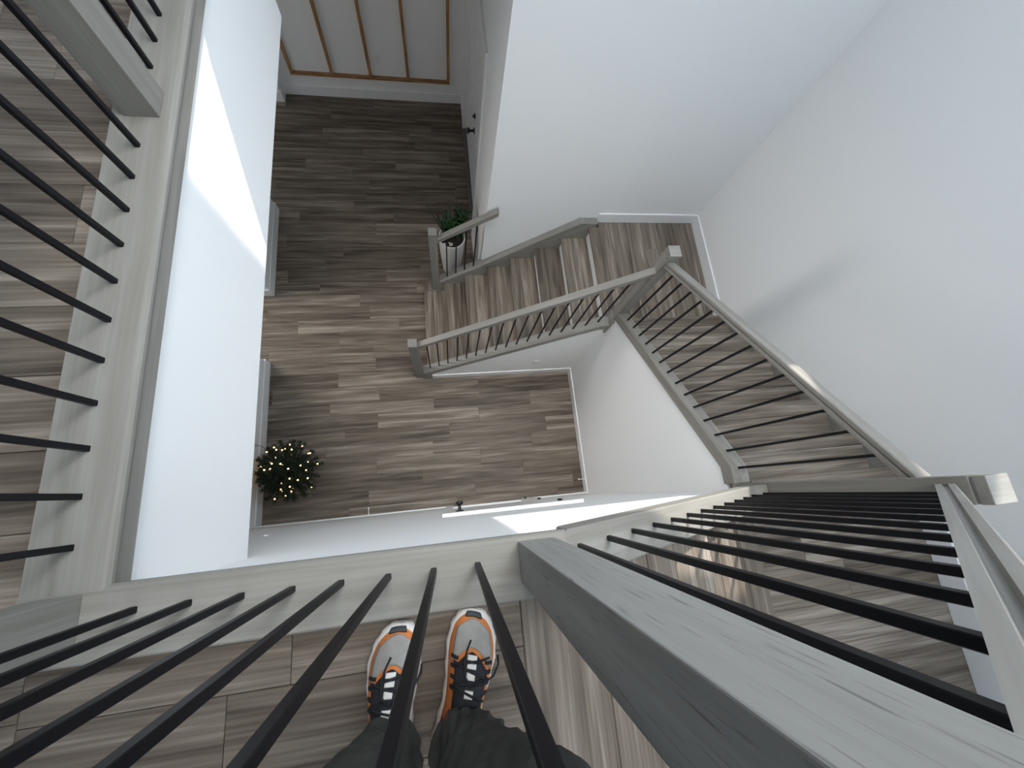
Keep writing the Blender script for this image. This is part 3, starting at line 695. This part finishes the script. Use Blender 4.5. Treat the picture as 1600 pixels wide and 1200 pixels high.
    f.append(tuple(range(N))); f.append(tuple(range(4 * N - 1, 3 * N - 1, -1)))
    import bmesh
    o = mk('sole', v, f, M_so, up, smooth=True)
    bm = bmesh.new(); bm.from_mesh(o.data); bmesh.ops.recalc_face_normals(bm, faces=bm.faces); bm.to_mesh(o.data); bm.free()
    return up
make_shoe((-0.150, -0.556), math.radians(-3), -1, 'orange and grey running shoe, left foot')
make_shoe((-0.046, -0.538), math.radians(-17.5), 1, 'orange and grey running shoe, right foot')

def loft(rings, n=28, wr=0.0, seed=0.0):
    """rings: (center, rx, ry); horizontal-ish rings with cloth folds"""
    v = []; f = []
    K = len(rings)
    for i, (c, rx, ry) in enumerate(rings):
        for k in range(n):
            a = 2 * math.pi * k / n; p = Vector((rx * math.cos(a), ry * math.sin(a), 0))
            q = Vector(c) + p
            if wr:
                r1 = 1 - 2.4 * abs(mn.noise(Vector((q.x * 6 + seed, q.y * 6, q.z * 15 + 3 * math.sin(a + seed)))))
                r2 = 1 - 2.4 * abs(mn.noise(Vector((q.x * 11 - seed, q.y * 9 + q.z * 8, q.z * 7))))
                amp = wr * (1.35 if i < 0.28 * K else 0.9)
                d = (r1 * 0.65 + r2 * 0.35 - 0.45) * amp
                q = q + p.normalized() * d + Vector((0, 0, d * 0.4))
            v.append(q)
    for i in range(K - 1):
        for k in range(n): f.append((i * n + k, i * n + (k + 1) % n, (i + 1) * n + (k + 1) % n, (i + 1) * n + k))
    f.append(tuple(range(n - 1, -1, -1))); f.append(tuple(range((K - 1) * n, K * n)))
    return v, f
def dense(keys, m):
    out = []
    for (a, b) in zip(keys, keys[1:]):
        for i in range(m):
            s = i / m; out.append((Vector(a[0]).lerp(Vector(b[0]), s), a[1] + (b[1] - a[1]) * s, a[2] + (b[2] - a[2]) * s))
    out.append((Vector(keys[-1][0]), keys[-1][1], keys[-1][2])); return out
def join(parts):
    v = []; f = []
    for a, b in parts:
        n = len(v); v += a; f += [tuple(i + n for i in q) for q in b]
    return v, f
def cloth(name, parts, mat, vox, label=None):
    v, f = join(parts)
    o = mk(name, v, f, mat, pe, smooth=True)
    r = o.modifiers.new('remesh', 'REMESH'); r.mode = 'VOXEL'; r.voxel_size = vox; r.use_smooth_shade = True
    s = o.modifiers.new('smooth', 'SMOOTH'); s.factor = 0.5; s.iterations = 1
    if label: o['label'] = label
    return o
legL = dense([((-0.152, -0.478, 0.085), 0.066, 0.066), ((-0.158, -0.472, 0.13), 0.074, 0.070), ((-0.168, -0.455, 0.25), 0.080, 0.076), ((-0.195, -0.400, 0.46), 0.092, 0.085), ((-0.185, -0.41, 0.54), 0.092, 0.088), ((-0.155, -0.50, 0.80), 0.092, 0.10), ((-0.13, -0.54, 0.93), 0.095, 0.11)], 16)
legR = dense([((-0.004, -0.480, 0.095), 0.060, 0.064), ((0.004, -0.474, 0.14), 0.068, 0.070), ((0.030, -0.455, 0.25), 0.078, 0.076), ((0.078, -0.402, 0.46), 0.092, 0.085), ((0.072, -0.412, 0.54), 0.092, 0.088), ((0.035, -0.50, 0.80), 0.092, 0.10), ((0.010, -0.54, 0.93), 0.095, 0.11)], 16)
hips = dense([((-0.06, -0.54, 0.86), 0.15, 0.11), ((-0.06, -0.55, 0.95), 0.17, 0.12), ((-0.06, -0.55, 1.02), 0.165, 0.115)], 4)
trs = cloth('trousers', [loft(legL, 72, 0.017, 3.0), loft(legR, 72, 0.017, 8.0), loft(hips)], M_tr, 0.005, 'dark olive-grey loose trousers')
tor = dense([((-0.06, -0.55, 0.98), 0.165, 0.115), ((-0.06, -0.55, 1.12), 0.16, 0.115), ((-0.06, -0.54, 1.30), 0.185, 0.12), ((-0.06, -0.53, 1.42), 0.17, 0.10), ((-0.06, -0.525, 1.47), 0.08, 0.07)], 4)
def arm(sx):
    sh, el, wr_ = Vector((-0.06 + sx * 0.19, -0.53, 1.40)), Vector((-0.06 + sx * 0.30, -0.46, 1.16)), Vector((-0.06 + sx * 0.24, -0.235, 1.085))
    return sh, el, wr_
parts = [loft(tor)]
for sx in (-1, 1):
    sh, el, wr_ = arm(sx)
    v = []; t = None
    for (a, b, ra_, rb_) in ((sh, el, 0.066, 0.050), (el, wr_, 0.052, 0.038)):
        d = (b - a); u = d.cross(Vector((0.3, 0.1, 0.9))).normalized(); q = d.normalized().cross(u); vv = []; n = 16
        for i in range(7):
            s = i / 6; r = ra_ + (rb_ - ra_) * s
            vv += [a + d * s + (u * math.cos(6.2832 * k / n) + q * math.sin(6.2832 * k / n)) * r for k in range(n)]
        fc = [(i * n + k, i * n + (k + 1) % n, (i + 1) * n + (k + 1) % n, (i + 1) * n + k) for i in range(6) for k in range(n)]
        fc += [tuple(range(n - 1, -1, -1)), tuple(range(6 * n, 7 * n))]
        parts.append((vv, fc))
cloth('jacket', parts, M_jk, 0.012, 'dark jacket')
hp = [loft(dense([((-0.06, -0.525, 1.44), 0.055, 0.058), ((-0.06, -0.51, 1.52), 0.052, 0.056), ((-0.06, -0.475, 1.56), 0.060, 0.075), ((-0.06, -0.465, 1.62), 0.072, 0.092), ((-0.06, -0.47, 1.69), 0.076, 0.098), ((-0.06, -0.48, 1.75), 0.062, 0.080), ((-0.06, -0.485, 1.78), 0.025, 0.035)], 3), 24)]
def bump(c, r): return loft([(Vector(c) + Vector((0, 0, z)), rr, rr) for z, rr in ((-r, 0.1 * r), (-0.6 * r, 0.8 * r), (0, r), (0.6 * r, 0.8 * r), (r, 0.1 * r))], 10)
hp += [bump((-0.06, -0.372, 1.625), 0.016), bump((-0.06, -0.368, 1.61), 0.016), bump((-0.137, -0.47, 1.635), 0.022), bump((0.017, -0.47, 1.635), 0.022)]
for sx in (-1, 1):                                     # hands resting on the rail, fingers curled over its well side
    sh, el, wr_ = arm(sx); hx = wr_.x
    hp.append(loft([((hx, -0.25, 1.062 + 0.0), 0.02, 0.03), ((hx, -0.215, 1.068), 0.038, 0.055), ((hx, -0.20, 1.085), 0.036, 0.05)], 14))
    for q in range(4):
        fx = hx + (q - 1.5) * 0.020; ln = (0.9, 1.0, 0.97, 0.8)[q]
        ps = [Vector((fx, -0.19, 1.072)), Vector((fx, -0.16 + 0.004 * ln, 1.070)), Vector((fx, -0.126, 1.058)), Vector((fx, -0.120, 1.036 + 0.006 * (1 - ln)))]
        v = []; n = 8
        for i, p in enumerate(ps):
            d = (ps[min(i + 1, 3)] - ps[max(i - 1, 0)]).normalized(); u = Vector((1, 0, 0)); g = d.cross(u)
            v += [p + (u * math.cos(6.2832 * k / n) + g * math.sin(6.2832 * k / n)) * (0.0085 - 0.0006 * i) for k in range(n)]
        fc = [(i * n + k, i * n + (k + 1) % n, (i + 1) * n + (k + 1) % n, (i + 1) * n + k) for i in range(3) for k in range(n)] + [tuple(range(n - 1, -1, -1)), tuple(range(3 * n, 4 * n))]
        hp.append((v, fc))
    tx = hx - sx * 0.04
    hp.append(loft([((tx, -0.215, 1.062), 0.011, 0.02), ((tx - sx * 0.010, -0.20, 1.070), 0.012, 0.022), ((tx - sx * 0.014, -0.185, 1.078), 0.009, 0.016)], 8))
cloth('body', hp, M_sk, 0.005)
v, f = loft(dense([((-0.06, -0.495, 1.63), 0.079, 0.085), ((-0.06, -0.49, 1.70), 0.083, 0.098), ((-0.06, -0.49, 1.76), 0.072, 0.088), ((-0.06, -0.49, 1.795), 0.03, 0.04)], 4), 24)
mk('hair', v, f, M_hair, pe, smooth=True)
eyes = [lathe('eye', [(0.001, -0.011), (0.010, -0.004), (0.011, 0.0), (0.008, 0.006), (0.001, 0.009)], along((-0.06 + s * 0.03, -0.388, 1.655), (0, 1, 0)), M_plate, pe, 10) for s in (-1, 1)]
tube('mouth', [(-0.085, -0.383, 1.583), (-0.06, -0.377, 1.581), (-0.035, -0.383, 1.583)], 0.005, plain('lips', (0.35, 0.13, 0.11), 0.5), pe)
